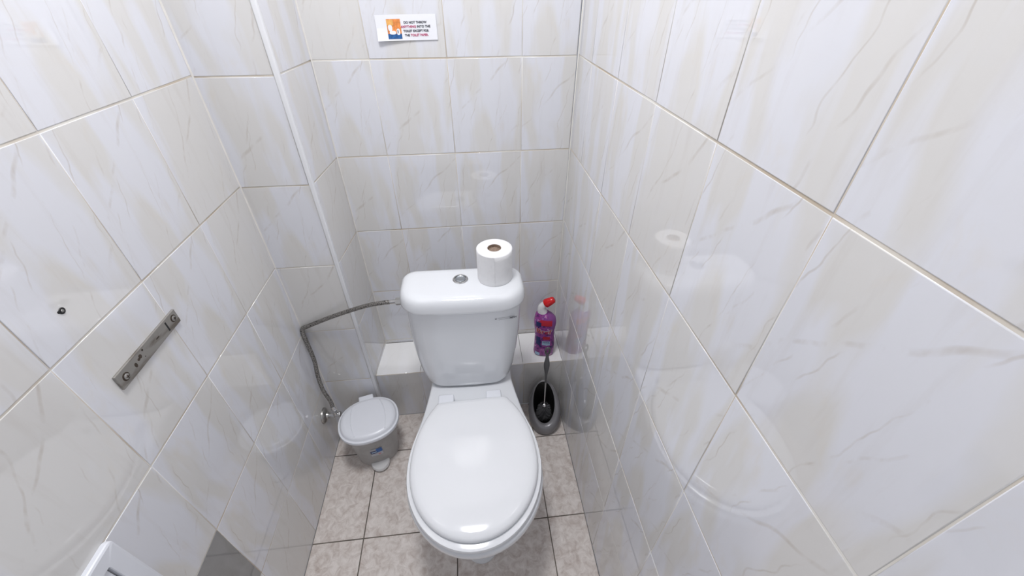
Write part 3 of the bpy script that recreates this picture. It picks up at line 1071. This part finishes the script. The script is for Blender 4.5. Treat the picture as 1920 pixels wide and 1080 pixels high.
obj('slot', box(0.0043, 0.0049, 0.0485, 0.0515, -0.0095, 0.0095), BLACK, t, smooth=False)
bm = bmesh.new()
bm.free()
for y, z, a, b in ((0.020, 0.001, 0.0012, 0.005), (-0.018, 0.009, 0.002, 0.002), (-0.028, 0.004, 0.004, 0.0035), (-0.033, 0.002, 0.0025, 0.003), (-0.043, -0.001, 0.0045, 0.003), (-0.020, -0.004, 0.001, 0.001)):
    bm = bmesh.new()
    lathe(bm, [(1.0, 0.0), (1.0, 0.0003)], 9, axis_matrix((0.0044, y, z), (1, 0, 0)) @ Matrix.Diagonal((b, a, 1, 1)))
    obj('rust_spot', bm, RUST, t, smooth=False)

# empty screw hole with its dark wall plug
t = thing('wall_plug', 'small black screw plug in a drilled hole high on the left wall', 'wall plug', (XL, -0.732, 1.072))
bm = bmesh.new()
lathe(bm, [(0.0046, 0.0003), (0.0050, 0.0008), (0.0040, 0.0014), (0.0024, 0.0013)], 14, axis_matrix((0, 0, 0), (1, 0, 0)), True, False)
lathe(bm, [(0.0022, 0.0), (0.0022, 0.0008)], 8, axis_matrix((0, -0.0045, 0.001), (1, 0, 0)))
obj('plug_collar', bm, BLACK, t)
bm = bmesh.new()
lathe(bm, [(0.0022, 0.0005), (0.0022, 0.0017), (0.0012, 0.0020)], 10, axis_matrix((0, 0, 0), (1, 0, 0)))
obj('screw', bm, DULL_CHROME, t)

# ------------------------------------------------------------------ white plastic hatch low on the left wall, near the camera
t = thing('wall_hatch', 'white plastic framed hatch with rounded corners at the lower left', 'hatch', (XL, -1.016, 0.668))
bm = bmesh.new()
def rrect(hy, hz, r, x, n=6):
    pts = []
    for sy, sz, a0 in ((1, 1, 0), (-1, 1, 90), (-1, -1, 180), (1, -1, 270)):
        for k in range(n + 1):
            a = radians(a0 + 90 * k / n)
            pts.append(Vector((x, sy * (hy - r) + r * cos(a), sz * (hz - r) + r * sin(a))))
    return pts
HYF, HZF = 0.105, 0.108
loft(bm, [rrect(HYF, HZF, 0.009, 0.0), rrect(HYF, HZF, 0.009, 0.0065), rrect(HYF - 0.001, HZF - 0.001, 0.008, 0.0085), rrect(HYF - 0.004, HZF - 0.004, 0.006, 0.0100),
          rrect(HYF - 0.027, HZF - 0.027, 0.003, 0.0100), rrect(HYF - 0.028, HZF - 0.028, 0.002, 0.009), rrect(HYF - 0.028, HZF - 0.028, 0.002, 0.001)], False, False)
obj('frame', bm, PLASTIC, t, angle=24)
obj('door_leaf', box(0.001, 0.0060, -(HYF - 0.030), HYF - 0.0305, -(HZF - 0.030), HZF - 0.030, 0.001), PLASTIC, t, smooth=False)

# ------------------------------------------------------------------ paper notice on the back wall
SX, SZ = 0.2015, 1.342
t = thing('paper_notice', 'white paper notice with small orange and blue picture high on the back wall', 'notice', (SX, 0, SZ), 0.0)
NT = Matrix.Translation((0, -0.0045, 0)) @ Matrix.Rotation(radians(-0.8), 4, 'Y')
W2, H2 = 0.0745, 0.0275
def curl(x, z):
    # lower left corner stands slightly off the wall
    k = max(0.0, (-z + 0.2 * H2) / (1.2 * H2)) * max(0.0, (0.6 * W2 - x) / (1.6 * W2))
    return -0.006 * k * k - 0.0002
def sheet(x0, x1, z0, z1, off, nx=12, nz=6):
    bm = bmesh.new()
    g = [[bm.verts.new((x0 + (x1 - x0) * i / nx, curl(x0 + (x1 - x0) * i / nx, z0 + (z1 - z0) * j / nz) - off, z0 + (z1 - z0) * j / nz)) for i in range(nx + 1)] for j in range(nz + 1)]
    for j in range(nz):
        for i in range(nx):
            bm.faces.new((g[j][i], g[j][i + 1], g[j + 1][i + 1], g[j + 1][i]))
    return bm
NT = Matrix.Translation((0, -0.0020, 0)) @ Matrix.Rotation(radians(-0.8), 4, 'Y')
bm = sheet(-W2, W2, -H2, H2, 0.0)
r = bmesh.ops.extrude_face_region(bm, geom=list(bm.faces))
for v in [g for g in r['geom'] if isinstance(g, bmesh.types.BMVert)]:
    v.co.y += 0.0003
sh = obj('sheet', bm, SHEET, t, smooth=False, matrix=NT)
x0 = -0.048
pic = obj('picture', sheet(x0, x0 + 0.034, -0.0235, 0.0185, 0.0004), ORANGE, sh, smooth=False)
obj('picture_patch', sheet(x0, x0 + 0.034, -0.0235, -0.0125, 0.0007), BLUE, sh, smooth=False)
obj('picture_patch', sheet(x0 + 0.0, x0 + 0.016, 0.005, 0.0170, 0.0007), YELLOW, sh, smooth=False)
def blob(cx, cz, rx, rz, off, p=2.6, n=24):
    bm = bmesh.new()
    vs = []
    for i in range(n):
        sx, sz = sup(2 * pi * i / n, p)
        x, z = cx + rx * sx, cz + rz * sz
        vs.append(bm.verts.new((x, curl(x, z) - off, z)))
    bm.faces.new(vs)
    return bm
obj('picture_patch', blob(x0 + 0.0075, -0.000, 0.0052, 0.0068, 0.0010), SHEET, sh, smooth=False)
obj('picture_patch', blob(x0 + 0.0125, -0.0100, 0.0080, 0.0040, 0.0011), SHEET, sh, smooth=False)
obj('picture_patch', blob(x0 + 0.0265, -0.0085, 0.0042, 0.0070, 0.0010), SHEET, sh, smooth=False)
obj('picture_patch', blob(x0 + 0.0255, -0.0080, 0.0010, 0.0038, 0.0014), BLACK_INK, sh, smooth=False)
def line(parts, z, xc, size):
    """centred line of lettering, each part with its own ink"""
    total = 0
    bms = []
    for s, ink in parts:
        b = text_bm(s, size, 0.00022)
        w = max((v.co.x for v in b.verts), default=0)
        bms.append((b, ink, w))
        total += w + size * 0.30
    total -= size * 0.30
    x = xc - total / 2
    for b, ink, w in bms:
        for v in b.verts:
            X = x + v.co.x
            Z = z + v.co.y
            v.co = Vector((X, curl(X, Z) - 0.0007, Z))
        obj('lettering', b, ink, sh, smooth=False)
        x += w + size * 0.30
S = 0.0073
XC = 0.0225
line([('DO NOT THROW', BLACK_INK)], 0.0085, XC, S * 0.95)
line([('ANYTHING', RED_INK), ('INTO THE', BLACK_INK)], -0.0005, XC, S)
line([('TOILET EXCEPT FOR', BLACK_INK)], -0.0095, XC, S * 0.93)
line([('THE', BLACK_INK), ('TOILET PAPER.', RED_INK)], -0.0185, XC, S * 0.93)
